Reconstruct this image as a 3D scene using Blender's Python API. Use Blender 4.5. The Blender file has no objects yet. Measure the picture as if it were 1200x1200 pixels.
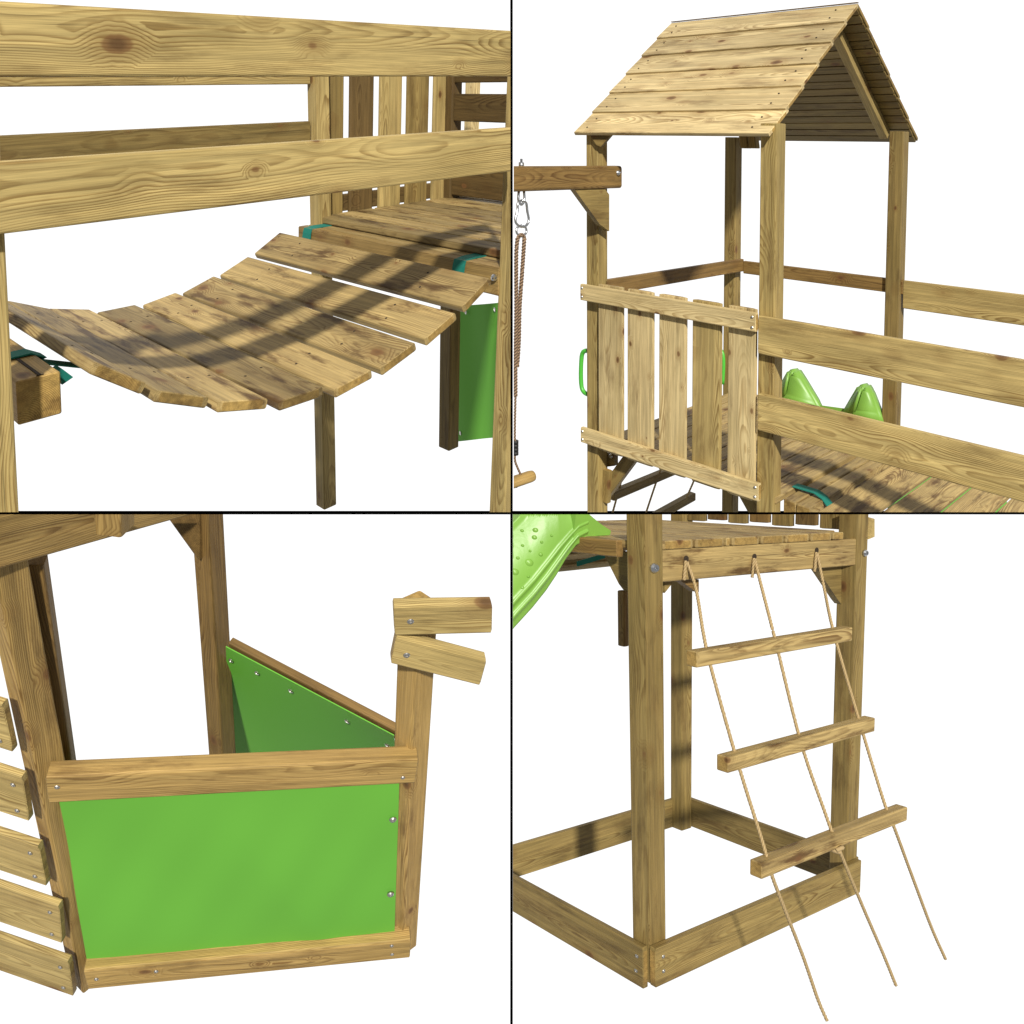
import bpy, bmesh, math, random
import numpy as np
from mathutils import Vector
random.seed(7)
sc = bpy.context.scene
# ------------------------------------------------------------------ camera
EYE = 1.6
cam_d = bpy.data.cameras.new("camera")
cam_d.sensor_width = 36.0
cam_d.lens = 30.0
cam_d.shift_y = -220.0 / 1200.0          # rising-front lens: keeps the posts upright
cam_d.clip_end = 200.0
cam = bpy.data.objects.new("camera", cam_d)
cam.location = (0, 0, EYE)
cam.rotation_euler = (math.radians(90), 0, 0)
sc.collection.objects.link(cam)
sc.camera = cam
# ------------------------------------------------------------------ world: white studio surround, dimmer behind the viewer
wd = bpy.data.worlds.new("World")
sc.world = wd
wd.use_nodes = True
nt = wd.node_tree
bgn = nt.nodes["Background"]
tc = nt.nodes.new("ShaderNodeTexCoord")
sep = nt.nodes.new("ShaderNodeSeparateXYZ")
mr = nt.nodes.new("ShaderNodeMapRange")
mr.interpolation_type = 'SMOOTHSTEP'
mr.inputs[1].default_value = 0.10
mr.inputs[2].default_value = 0.62
mr.inputs[3].default_value = 0.27
mr.inputs[4].default_value = 1.06
nt.links.new(tc.outputs["Generated"], sep.inputs[0])
nt.links.new(sep.outputs[1], mr.inputs[0])
nt.links.new(mr.outputs[0], bgn.inputs["Strength"])
bgn.inputs["Color"].default_value = (1, 1, 1, 1)
# ------------------------------------------------------------------ sun
SUN_AZ, SUN_EL = math.radians(-7), math.radians(28)
sd = bpy.data.lights.new("sun", 'SUN')
sd.energy = 4.9
sd.angle = math.radians(2.6)
sd.color = (1.0, 0.96, 0.89)
so = bpy.data.objects.new("sun", sd)
to_sun = Vector((-math.sin(SUN_AZ) * math.cos(SUN_EL), -math.cos(SUN_AZ) * math.cos(SUN_EL), math.sin(SUN_EL)))
so.rotation_euler = to_sun.to_track_quat('Z', 'Y').to_euler()
so.location = to_sun * 20
sc.collection.objects.link(so)
vs = sc.view_settings
vs.view_transform = 'Standard'
vs.look = 'None'
vs.exposure = 0.08
vs.gamma = 1
vs.use_curve_mapping = False
sc.cycles.max_bounces = 6

# ------------------------------------------------------------------ materials
def new_mat(name):
    m = bpy.data.materials.new(name)
    m.use_nodes = True
    return m, m.node_tree, m.node_tree.nodes["Principled BSDF"]

class N:
    """little node-graph helper"""
    def __init__(s, nt): s.nt = nt
    def node(s, t, **k):
        n = s.nt.nodes.new(t)
        for a, v in k.items(): setattr(n, a, v)
        return n
    def put(s, sock, v):
        if isinstance(v, bpy.types.NodeSocket): s.nt.links.new(v, sock)
        else: sock.default_value = v
    def math(s, op, a, b=None, c=None, clamp=False):
        n = s.node("ShaderNodeMath", operation=op, use_clamp=clamp)
        s.put(n.inputs[0], a)
        if b is not None: s.put(n.inputs[1], b)
        if c is not None: s.put(n.inputs[2], c)
        return n.outputs[0]
    def vmul(s, v, xyz):
        n = s.node("ShaderNodeVectorMath", operation='MULTIPLY')
        s.put(n.inputs[0], v); n.inputs[1].default_value = xyz
        return n.outputs[0]
    def noise(s, v, scale, detail=2.0, rough=0.5):
        n = s.node("ShaderNodeTexNoise")
        s.put(n.inputs["Vector"], v)
        n.inputs["Scale"].default_value = scale
        n.inputs["Detail"].default_value = detail
        n.inputs["Roughness"].default_value = rough
        return n.outputs[0]
    def mix(s, f, a, b, blend='MIX'):
        n = s.node("ShaderNodeMix", data_type='RGBA', blend_type=blend)
        s.put(n.inputs[0], f); s.put(n.inputs[6], a); s.put(n.inputs[7], b)
        return n.outputs[2]
    def rng(s, v, a, b, c=0.0, d=1.0, smooth=True):
        n = s.node("ShaderNodeMapRange")
        if smooth: n.interpolation_type = 'SMOOTHSTEP'
        s.put(n.inputs[0], v)
        for i, q in enumerate((a, b, c, d)): n.inputs[i + 1].default_value = q
        return n.outputs[0]

def wood(name, light, dark, tint, knot=(0.075, 0.036, 0.012), ring=0.0034, knots=1.0, contrast=1.0, stain=.35, kscale=1.0):
    m, t, b = new_mat(name)
    g = N(t)
    at_ = g.node("ShaderNodeAttribute", attribute_name="grain").outputs["Vector"]
    tone = g.node("ShaderNodeAttribute", attribute_name="tone").outputs["Fac"]
    # knots: sparse cells in the solid
    vor = g.node("ShaderNodeTexVoronoi", feature='F1')
    wob = g.noise(at_, 40.0, 1.0)
    kn_in = g.node("ShaderNodeVectorMath", operation='MULTIPLY_ADD')
    g.put(kn_in.inputs[0], at_); kn_in.inputs[1].default_value = (5.6 * kscale, 9.5 * kscale, 9.5 * kscale)
    cmb = g.node("ShaderNodeCombineXYZ")
    g.put(cmb.inputs[1], g.math('MULTIPLY', wob, 0.08)); g.put(kn_in.inputs[2], cmb.outputs[0])
    g.put(vor.inputs["Vector"], kn_in.outputs[0]); vor.inputs["Scale"].default_value = 1.0
    kd = vor.outputs["Distance"]
    # only about half of the cells own a knot, and of differing size
    kc = g.node("ShaderNodeSeparateColor"); g.put(kc.inputs[0], vor.outputs["Color"])
    ksize = g.rng(kc.outputs[0], 0.05, 1.0, 0.04, 0.165 * knots)
    krel = g.math('DIVIDE', kd, ksize)
    kmask = g.rng(krel, 0.75, 1.05, 1.0, 0.0)
    kcore = g.rng(krel, 0.25, 0.8, 1.0, 0.0)
    kring = g.rng(krel, 1.0, 2.6, 1.0, 0.0)
    # growth rings round a pith that wanders along the board
    sp = g.node("ShaderNodeSeparateXYZ"); g.put(sp.inputs[0], at_)
    lowv = g.vmul(at_, (1.1, 6.0, 6.0))
    n1 = g.noise(lowv, 1.0, 2.0)
    n2 = g.noise(g.vmul(at_, (2.1, 5.0, 5.0)), 1.0, 1.0)
    ya = g.math('ADD', sp.outputs[1], g.math('MULTIPLY', g.math('SUBTRACT', n1, 0.5), 0.062))
    zb = g.math('ADD', sp.outputs[2], g.math('MULTIPLY', g.math('SUBTRACT', n2, 0.5), 0.050))
    r2 = g.math('ADD', g.math('MULTIPLY', ya, ya), g.math('MULTIPLY', zb, zb))
    r = g.math('SQRT', r2)
    r = g.math('ADD', r, g.math('MULTIPLY', kring, 0.010))
    fine = g.noise(g.vmul(at_, (5.0, 90.0, 90.0)), 1.0, 3.0)
    r = g.math('ADD', r, g.math('MULTIPLY', fine, 0.0018))
    ph = g.math('FRACT', g.math('DIVIDE', r, ring))
    late = g.rng(ph, 0.30, 0.88, 0.0, 1.0)
    late = g.math('MULTIPLY', late, g.rng(ph, 0.90, 1.0, 1.0, 0.0))
    # how strongly the rings show varies over the board
    vis = g.rng(g.noise(g.vmul(at_, (2.0, 14.0, 14.0)), 1.0, 2.0), 0.3, 0.7, 0.22 * contrast, 0.95 * contrast)
    late = g.math('MULTIPLY', late, vis)
    fib = g.noise(g.vmul(at_, (9.0, 420.0, 420.0)), 1.0, 3.0, 0.6)
    strk = g.noise(g.vmul(at_, (1.6, 75.0, 75.0)), 1.0, 4.0, 0.65)
    blot = g.noise(g.vmul(at_, (2.4, 9.0, 9.0)), 1.0, 3.0, 0.55)
    col = g.mix(late, (*light, 1), (*dark, 1))
    col = g.mix(g.rng(blot, 0.42, 0.75, 0.0, 0.55), col, g.mix(0.5, col, (*tint, 1)))
    sn = g.noise(g.vmul(at_, (3.6, 15.0, 15.0)), 1.0, 5.0, 0.62)
    col = g.mix(g.rng(sn, 0.51, 0.68, 0.0, stain), col, (dark[0] * .62, dark[1] * .58, dark[2] * .6, 1))
    shade = g.rng(fib, 0.25, 0.75, 0.76, 1.18, False)
    shade = g.math('MULTIPLY', shade, g.rng(strk, 0.3, 0.7, 1.20, 0.68, False))
    crk = g.noise(g.vmul(at_, (2.2, 130.0, 130.0)), 1.0, 2.0, 0.5)
    shade = g.math('MULTIPLY', shade, g.rng(crk, 0.68, 0.76, 1.0, 0.55))
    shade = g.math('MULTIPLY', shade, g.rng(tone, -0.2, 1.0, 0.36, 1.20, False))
    shade = g.math('MULTIPLY', shade, g.rng(blot, 0.25, 0.75, 1.08, 0.88, False))
    hs = g.node("ShaderNodeVectorMath", operation='SCALE')
    g.put(hs.inputs[0], col); g.put(hs.inputs["Scale"], shade)
    col = hs.outputs[0]
    col = g.mix(g.math('MULTIPLY', kring, 0.30), col, (dark[0] * .9, dark[1] * .8, dark[2] * .75, 1))
    col = g.mix(g.math('MULTIPLY', kmask, 0.75), col, (knot[0] * 2.1, knot[1] * 2.0, knot[2] * 2, 1))
    col = g.mix(g.math('MULTIPLY', kcore, 0.7), col, (*knot, 1))
    g.put(b.inputs["Base Color"], col)
    b.inputs["Roughness"].default_value = 0.62
    b.inputs["Specular IOR Level"].default_value = 0.3
    bp = g.node("ShaderNodeBump")
    bp.inputs["Strength"].default_value = 0.35
    bp.inputs["Distance"].default_value = 0.0012
    g.put(bp.inputs["Height"], g.math('ADD', fib, g.math('MULTIPLY', late, 0.6)))
    g.put(b.inputs["Normal"], bp.outputs[0])
    return m

def plain(name, col, rough=0.5, metal=0.0, bump=0.0, bscale=60.0, vary=0.0, spec=0.5):
    m, t, b = new_mat(name)
    g = N(t)
    b.inputs["Roughness"].default_value = rough
    b.inputs["Metallic"].default_value = metal
    b.inputs["Specular IOR Level"].default_value = spec
    b.inputs["Base Color"].default_value = (*col, 1)
    co = g.node("ShaderNodeTexCoord").outputs["Object"]
    if vary:
        n = g.noise(co, 9.0, 3.0)
        g.put(b.inputs["Base Color"], g.mix(g.rng(n, .3, .7), tuple(c * (1 - vary) for c in col) + (1,), tuple(min(1, c * (1 + vary)) for c in col) + (1,)))
    if bump:
        bp = g.node("ShaderNodeBump"); bp.inputs["Strength"].default_value = bump; bp.inputs["Distance"].default_value = 0.002
        g.put(bp.inputs["Height"], g.noise(co, bscale, 3.0)); g.put(b.inputs["Normal"], bp.outputs[0])
    return m

def fibre(name, a, c):
    """twisted rope: colour follows the strands (the tone attribute)"""
    m, t, b = new_mat(name)
    g = N(t)
    tone = g.node("ShaderNodeAttribute", attribute_name="tone").outputs["Fac"]
    gr = g.node("ShaderNodeAttribute", attribute_name="grain").outputs["Vector"]
    n = g.noise(g.vmul(gr, (400., 900., 900.)), 1.0, 2.0)
    col = g.mix(g.rng(tone, 0.25, 0.75), (*a, 1), (*c, 1))
    col = g.mix(g.rng(n, .35, .7, 0, .4), col, (a[0] * .7, a[1] * .7, a[2] * .7, 1))
    g.put(b.inputs["Base Color"], col)
    b.inputs["Roughness"].default_value = 0.9
    return m

W_OLIVE = wood("wood_olive", (0.505, 0.38, 0.148), (0.205, 0.120, 0.032), (0.35, 0.255, 0.078), knots=1.2)
W_POST = wood("wood_post", (0.42, 0.31, 0.112), (0.195, 0.112, 0.028), (0.30, 0.225, 0.062), stain=.5)
W_BRIDGE = wood("wood_bridge", (0.455, 0.330, 0.133), (0.175, 0.098, 0.030), (0.20, 0.122, 0.036), knots=1.15, stain=.95)
W_PALE = wood("wood_pale", (0.61, 0.48, 0.240), (0.29, 0.185, 0.066), (0.44, 0.33, 0.125), contrast=.9, stain=.5, kscale=1.5)
W_ROOF = wood("wood_roof", (0.62, 0.485, 0.245), (0.26, 0.160, 0.056), (0.38, 0.27, 0.10), knots=1.25, stain=.5, kscale=1.1)
W_BROWN = wood("wood_brown", (0.27, 0.165, 0.052), (0.13, 0.066, 0.018), (0.18, 0.112, 0.030))
W_HONEY = wood("wood_honey", (0.455, 0.302, 0.102), (0.205, 0.112, 0.030), (0.35, 0.225, 0.056), stain=.5)
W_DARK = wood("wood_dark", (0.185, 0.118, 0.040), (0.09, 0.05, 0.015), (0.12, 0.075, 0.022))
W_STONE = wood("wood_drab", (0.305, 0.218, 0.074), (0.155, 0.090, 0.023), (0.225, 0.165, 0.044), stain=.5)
W_END = wood("wood_end_grain", (0.42, 0.275, 0.085), (0.20, 0.11, 0.028), (0.29, 0.19, 0.05), ring=.0038, stain=.6)
GREEN = plain("green_tarpaulin", (0.135, 0.405, 0.050), 0.65, 0, .05, 8.0, .0, .10)
SLIDE_G = plain("green_plastic", (0.180, 0.365, 0.055), 0.42, 0, .12, 140.0, .06)
HANDLE_G = plain("green_grip", (0.07, 0.42, 0.04), 0.4)
TEAL = plain("teal_webbing", (0.0, 0.155, 0.115), 0.8, 0, .4, 500.0)
ZINC = plain("galvanised_steel", (0.62, 0.64, 0.66), 0.28, 1.0)
SCREW = plain("screw_steel", (0.60, 0.58, 0.54), 0.35, 1.0)
RUBBER = plain("black_rubber", (0.012, 0.012, 0.012), 0.6)
BLACK = plain("black_border", (0.0, 0.0, 0.0), 1.0, spec=0.0)
HOLE = plain("dark_recess", (0.03, 0.018, 0.008), 0.9)
ROPE = fibre("sisal_rope", (0.33, 0.23, 0.10), (0.47, 0.345, 0.175))
ROPE_B = fibre("brown_rope", (0.045, 0.026, 0.015), (0.36, 0.235, 0.14))

# ------------------------------------------------------------------ frames of the four displays
FX, CX, CY = 1000.0, 600.0, 380.0
def ray(px, py): return np.array([(px - CX) / FX, (py - CY) / FX, 1.0])
def unit(v):
    v = np.asarray(v, float)
    return v / np.linalg.norm(v)

class Frame:
    """axes of one display: X, Y along its timbers, Z up; metres in the display's own scale"""
    def __init__(s, vx, vy, vz, origin, depth, scale, clips):
        c = [None if v is None else unit(ray(*v[0])) * v[1] for v in (vx, vy, vz)]
        if c[1] is None:
            y = unit(np.cross(c[0], c[2]))
            c[1] = y if y[2] > 0 else -y
        s.M = np.array(c).T
        s.t = ray(*origin) * depth
        s.Mi = np.linalg.inv(s.M)
        s.k = scale
        s.clips = clips
    def w(s, p):
        q = (s.M @ np.asarray(p, float) + s.t) * s.k
        return Vector((q[0], q[2], EYE - q[1]))
    def at(s, px, py, x=None, y=None, z=None):
        """point of the plane x=, y= or z= on that line of sight"""
        r = s.Mi @ ray(px, py); b = -s.Mi @ s.t
        i, v = [(i, q) for i, q in enumerate((x, y, z)) if q is not None][0]
        return b + r * ((v - b[i]) / r[i])
    def at_plane(s, px, py, P, n):
        r = s.Mi @ ray(px, py); b = -s.Mi @ s.t
        P = np.asarray(P, float); n = np.asarray(n, float)
        return b + r * (((P - b) @ n) / (r @ n))

def PX(f, p):
    c = f.M @ np.asarray(p, float) + f.t
    return np.array([CX + FX * c[0] / c[2], CY + FX * c[1] / c[2]])

def cut_x(px, keep_left):
    k = (px - CX) / FX
    n = Vector((1, -k, 0))
    return n if keep_left else -n
def cut_y(py, keep_above):
    k = (py - CY) / FX
    n = Vector((0, -k, -1))
    return n if keep_above else -n

TL = Frame(((1506, 88.7), 1), ((-416, 107), 1), ((343, 6920), -1), (598, 201), 2.6, 1.0, [cut_x(598.2, True), cut_y(600.2, True)])
TR = Frame(((-410, 151), -1), ((1609, 190), 1), ((725, 14574), -1), (905.5, 560), 3.6, 1.0, [cut_x(602, False), cut_y(600.2, True)])
BR = Frame(((2020, 573), 1), ((-280, 545), 1), ((817, 5861), -1), (762, 1140), 3.0, 0.6, [cut_x(601, False), cut_y(602.8, False)])
BL = Frame(((4344, 620), 1), None, ((371, 2312), -1), (103, 1161), 2.6, 0.6, [cut_x(598, True), cut_y(602.8, False)])

# ------------------------------------------------------------------ mesh builder
class MB:
    def __init__(s, f):
        s.f = f; s.v = []; s.fc = []; s.g = []; s.tn = []; s.sm = []; s.mi = []; s.bev = 0
    def add(s, verts, faces, grain=None, tone=.5, smooth=False, mi=None):
        o = len(s.v)
        s.v += [np.asarray(v, float) for v in verts]
        s.g += list(grain) if grain is not None else [tuple(v) for v in verts]
        s.tn += list(tone) if isinstance(tone, (list, tuple)) else [tone] * len(verts)
        s.fc += [tuple(i + o for i in q) for q in faces]
        s.sm += list(smooth) if isinstance(smooth, list) else [smooth] * len(faces)
        s.mi += mi if mi else [0] * len(faces)
    def beam(s, P0, P1, U, V, r=.005, tone=None, taper=None):
        """board from P0 to P1 (centre line); U, V = half-width and half-thickness vectors"""
        P0, P1, U, V = (np.asarray(q, float) for q in (P0, P1, U, V))
        a, b = np.linalg.norm(U), np.linalg.norm(V)
        L = np.linalg.norm(P1 - P0); d = (P1 - P0) / L
        r = min(r, a * .45, b * .45)
        sec = []
        for sx, sy, ph in ((1, 1, 0), (-1, 1, 90), (-1, -1, 180), (1, -1, 270)):
            for k in (0, 45, 90):
                t = math.radians(ph + k)
                sec.append((sx * (a - r) + r * math.cos(t), sy * (b - r) + r * math.sin(t)))
        e = min(.0025, L * .1)
        u, v = U / a, V / b
        rings = [(0, 1 - e / min(a, b)), (e, 1), (L - e, 1), (L, 1 - e / min(a, b))]
        go = (random.uniform(0, 60), random.choice((-1, 1)) * random.uniform(.0, .07), random.uniform(.025, .10) * random.choice((-1, 1)))
        jl = random.uniform(-.018, .018); jb = random.uniform(-.012, .012)
        V_, G = [], []
        for l, q in rings:
            for x, y in sec:
                V_.append(P0 + d * l + u * (x * q) + v * (y * q))
                G.append((l + go[0], x * q + go[1] + jl * l, y * q + go[2] + jb * l))
        n = len(sec); F = []
        for i in range(3):
            for j in range(n):
                F.append((i * n + j, i * n + (j + 1) % n, (i + 1) * n + (j + 1) % n, (i + 1) * n + j))
        F.append(tuple(range(n - 1, -1, -1))); F.append(tuple(range(3 * n, 4 * n)))
        tn = random.uniform(.2, .9) if tone is None else tone
        s.add(V_, F, G, [tn - (.22 if j % 3 == 1 else 0) for i in range(4) for j in range(n)], False, [0] * (3 * n) + [1, 1])
        return s
    def box(s, x0, x1, y0, y1, z0, z1, axis='x', r=.005, tone=None):
        c = np.array([(x0 + x1) / 2, (y0 + y1) / 2, (z0 + z1) / 2]); h = np.array([x1 - x0, y1 - y0, z1 - z0]) / 2
        i = 'xyz'.index(axis); E = np.eye(3)
        j, k = [q for q in range(3) if q != i]
        if h[j] < h[k]: j, k = k, j
        return s.beam(c - E[i] * h[i], c + E[i] * h[i], E[j] * h[j], E[k] * h[k], r, tone)
    def tube(s, pts, rad, n=8, twist=0.0, tone=None, lobes=0, depth=.2, caps=True):
        P = [np.asarray(p, float) for p in pts]
        rr = rad if isinstance(rad, (list, tuple)) else [rad] * len(P)
        V_, G, T = [], [], []
        up = np.array([.13, .31, .94]); l = 0
        for i, p in enumerate(P):
            d = unit(P[min(i + 1, len(P) - 1)] - P[max(i - 1, 0)])
            a = unit(np.cross(d, up)) if abs(d @ up) < .97 else unit(np.cross(d, [1, 0, 0]))
            b = np.cross(d, a)
            if i: l += np.linalg.norm(p - P[i - 1])
            for k in range(n):
                t = 2 * math.pi * k / n
                q = math.cos(lobes * (t - twist * l)) if lobes else 0
                R = rr[i] * (1 + depth * (q * .5 - .5) if lobes else 1)
                V_.append(p + (a * math.cos(t) + b * math.sin(t)) * R)
                G.append((l, t * rad if not isinstance(rad, (list, tuple)) else t * rad[0], 0)); T.append(.5 + .5 * q if lobes else .5)
        F = []
        for i in range(len(P) - 1):
            for k in range(n):
                F.append((i * n + k, i * n + (k + 1) % n, (i + 1) * n + (k + 1) % n, (i + 1) * n + k))
        if caps:
            F.append(tuple(range(n - 1, -1, -1))); F.append(tuple(range((len(P) - 1) * n, len(P) * n)))
        s.add(V_, F, G, T if tone is None else tone, True)
        return s
    def disc(s, c, nrm, rad, h=.003, n=12, tone=.5):
        c = np.asarray(c, float); d = unit(nrm)
        a = unit(np.cross(d, [.2, .1, .97])); b = np.cross(d, a)
        rings = [(1.0, 0), (1.0, h * .45), (.72, h), (.30, h), (.22, h * .5)]
        V_ = [c + d * z + (a * math.cos(2 * math.pi * k / n) + b * math.sin(2 * math.pi * k / n)) * rad * q for q, z in rings for k in range(n)]
        F = [(i * n + k, i * n + (k + 1) % n, (i + 1) * n + (k + 1) % n, (i + 1) * n + k) for i in range(4) for k in range(n)]
        F.append(tuple(range(n - 1, -1, -1))); F.append(tuple(range(4 * n, 5 * n)))
        s.add(V_, F, None, tone)
        return s
    def prism(s, poly, off, tone=.5, r=0):
        """polygon (3-D points) pushed along off; grain along its first edge"""
        P = [np.asarray(p, float) for p in poly]; o = np.asarray(off, float); n = len(P)
        V_ = P + [p + o for p in P]
        d = unit(P[1] - P[0]); e = unit(o); q = np.cross(d, e)
        go = np.array([random.uniform(0, 50), random.uniform(-.05, .05), random.uniform(.03, .09)])
        G = [tuple(np.array([(v - P[0]) @ d, (v - P[0]) @ q, (v - P[0]) @ e]) + go) for v in V_]
        F = [tuple(range(n)), tuple(range(2 * n - 1, n - 1, -1))] + [(i, i + n, (i + 1) % n + n, (i + 1) % n) for i in range(n)]
        s.add(V_, F, G, tone)
        return s
    def build(s, name, m, parent=None, clip=True):
        org = parent.matrix_world.translation if parent is not None else Vector((0, 0, 0))
        if parent is not None:
            org = Vector(ORG[parent.name])
        me = bpy.data.meshes.new(name)
        me.from_pydata([s.f.w(v) for v in s.v], [], s.fc)
        ga = me.attributes.new("grain", 'FLOAT_VECTOR', 'POINT')
        ga.data.foreach_set("vector", np.array(s.g, float).ravel())
        ta = me.attributes.new("tone", 'FLOAT', 'POINT')
        ta.data.foreach_set("value", np.array(s.tn, float))
        me.polygons.foreach_set("use_smooth", s.sm)
        me.polygons.foreach_set("material_index", s.mi)
        bm = bmesh.new(); bm.from_mesh(me)
        bmesh.ops.recalc_face_normals(bm, faces=bm.faces)
        if s.bev:
            bmesh.ops.bevel(bm, geom=bm.edges[:], offset=s.bev, segments=3, affect='EDGES', clamp_overlap=True)
            for q in bm.faces: q.smooth = True
        for e_ in bm.edges:
            if any(q.smooth for q in e_.link_faces) and not all(q.smooth for q in e_.link_faces): e_.smooth = False
        if clip:
            for n in s.f.clips:
                o = Vector((0, 0, EYE))
                if not bm.verts: break
                ds = [(v.co - o).dot(n) for v in bm.verts]
                if max(ds) <= 1e-7: continue
                res = bmesh.ops.bisect_plane(bm, geom=bm.verts[:] + bm.edges[:] + bm.faces[:], plane_co=o, plane_no=n, clear_outer=True, dist=1e-6)
                ed = [q for q in res['geom_cut'] if isinstance(q, bmesh.types.BMEdge)]
                if ed: bmesh.ops.holes_fill(bm, edges=ed, sides=0)
        if not bm.verts:
            bm.free(); return None
        for v in bm.verts: v.co -= org
        bm.to_mesh(me); bm.free()
        me.materials.append(m)
        if any(s.mi): me.materials.append(W_END if m.name.startswith('wood') and m not in (W_DARK, W_BROWN) else m)
        ob = bpy.data.objects.new(name, me)
        sc.collection.objects.link(ob)
        if parent is not None:
            ob.parent = parent
            ORG[ob.name] = ORG[parent.name]
            if parent.type == 'EMPTY': pass
        else: ORG[ob.name] = (0, 0, 0)
        return ob

ORG = {}
def thing(name, label, cat, f, base, group=None):
    o = bpy.data.objects.new(name, None)
    sc.collection.objects.link(o)
    p = f.w(base)
    o.location = p
    ORG[o.name] = tuple(p)
    o["label"] = label; o["category"] = cat
    if group: o["group"] = group
    return o

def part(f, name, m, parent, fn, label=None):
    b = MB(f); fn(b); o = b.build(name, m, parent)
    if o is not None and label: o["label"] = label
    return o
def board(f, name, m, parent, *box, **k):
    return part(f, name, m, parent, lambda b: b.box(*box, **k))
def screw(f, parent, c, nrm, rad=.006, name="screw", m=None, h=.0035):
    return part(f, name, m or SCREW, parent, lambda b: b.disc(c, nrm, rad, h))
def lerp(a, b, t): return np.asarray(a, float) * (1 - t) + np.asarray(b, float) * t
def path(pts, n):
    """smooth polyline (Catmull-Rom) through pts"""
    P = [np.asarray(p, float) for p in pts]; P = [2 * P[0] - P[1]] + P + [2 * P[-1] - P[-2]]
    out = []
    for i in range(1, len(P) - 2):
        for k in range(n):
            t = k / n
            out.append(.5 * ((2 * P[i]) + (-P[i - 1] + P[i + 1]) * t + (2 * P[i - 1] - 5 * P[i] + 4 * P[i + 1] - P[i + 2]) * t * t + (-P[i - 1] + 3 * P[i] - 3 * P[i + 1] + P[i + 2]) * t ** 3))
    out.append(P[-2]); return out
def sheet(b, c00, c10, c11, c01, nx, ny, thick, wave=None):
    """thin flexible sheet between four corners, with its own thickness"""
    c00, c10, c11, c01 = (np.asarray(q, float) for q in (c00, c10, c11, c01))
    nr = unit(np.cross(c10 - c00, c01 - c00))
    V_ = []
    for side in (0, 1):
        for j in range(ny + 1):
            for i in range(nx + 1):
                u, v = i / nx, j / ny
                p = lerp(lerp(c00, c10, u), lerp(c01, c11, u), v)
                V_.append(p + nr * ((wave(u, v) if wave else 0) + side * thick))
    S = (nx + 1) * (ny + 1); F = []
    I = lambda i, j: j * (nx + 1) + i
    for j in range(ny):
        for i in range(nx):
            q = (I(i, j), I(i + 1, j), I(i + 1, j + 1), I(i, j + 1))
            F += [q, tuple(S + k for k in reversed(q))]
    rim = [I(i, 0) for i in range(nx + 1)] + [I(nx, j) for j in range(1, ny + 1)] + [I(i, ny) for i in range(nx - 1, -1, -1)] + [I(0, j) for j in range(ny - 1, 0, -1)]
    for k in range(len(rim)):
        a, c = rim[k], rim[(k + 1) % len(rim)]
        F.append((a, c, c + S, a + S))
    b.add(V_, F, None, .5, [True] * (2 * nx * ny) + [False] * len(rim))

# ================================================================== top left: hanging plank bridge between two towers
f = TL; at = f.at
tl = thing("climbing_tower", "olive brown timber towers joined by wide handrails on both sides of the sagging plank bridge", "climbing tower", f, (-.7, .7, -1.62))
GZ = -1.62
board(f, "handrail", W_OLIVE, tl, -2.3, .6, 0, .035, .281, .412, tone=.72)
board(f, "handrail", W_OLIVE, tl, -2.3, .6, 0, .035, 0, .131, tone=.82)
board(f, "post", W_OLIVE, tl, -1.48, -1.407, .0355, .105, GZ, .41, axis='z', tone=.8)
def skew_post(f, name, m, parent, top, bot, w, d, tone=None, r=.005):
    """post whose nearest corner runs top-bottom; it spans +x by w and +y by d"""
    T, B = np.asarray(top, float), np.asarray(bot, float); o = np.array([w / 2, d / 2, 0])
    return part(f, name, m, parent, lambda b: b.beam(T + o, B + o, (w / 2, 0, 0), (0, d / 2, 0), r, tone))
skew_post(f, "post", W_OLIVE, tl, at(595, 60, y=.11) - (0, .0745, 0), at(573, 604, y=.11) - (0, .0745, 0), .08, .075, .6)
YF = 1.30
skew_post(f, "post", W_OLIVE, tl, at(369, 40, y=YF), at(380, 598, y=YF), .07, .07, .55)
pb = at(526, 529, z=at(380, 598, y=YF)[2])
pt = at(529, 300, y=pb[1])
skew_post(f, "post", W_STONE, tl, pt, pb, .074, .085, .4)
zl, zu = at(0, 159, y=1.335)[2], at(0, 102, y=1.335)[2]
board(f, "handrail", W_STONE, tl, -2.6, at(364, 150, y=1.335)[0], 1.335, 1.368, zl - .131, zl, tone=.3)
board(f, "handrail", W_OLIVE, tl, -2.6, at(364, 100, y=1.335)[0], 1.335, 1.368, zu, zu + .131, tone=.55)
DZ = -.29
for i, (a, c) in enumerate(((386.5, 403), (411, 438), (446, 471), (478, 502.5), (509, 529))):
    y0 = 1.35
    x0, x1 = at(a, 130, y=y0)[0], at(c, 130, y=y0)[0]
    board(f, "baluster", (W_STONE, W_DARK, W_OLIVE, W_STONE, W_OLIVE)[i], tl, x0, x1, y0, y0 + .02, DZ - .04, .43, axis='z', tone=(.6, .55, .7, .75, .6)[i])
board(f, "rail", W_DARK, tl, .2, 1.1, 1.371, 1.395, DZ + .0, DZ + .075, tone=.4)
board(f, "rail", W_DARK, tl, .2, 1.1, 1.371, 1.395, .33, .41, tone=.4)
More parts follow.
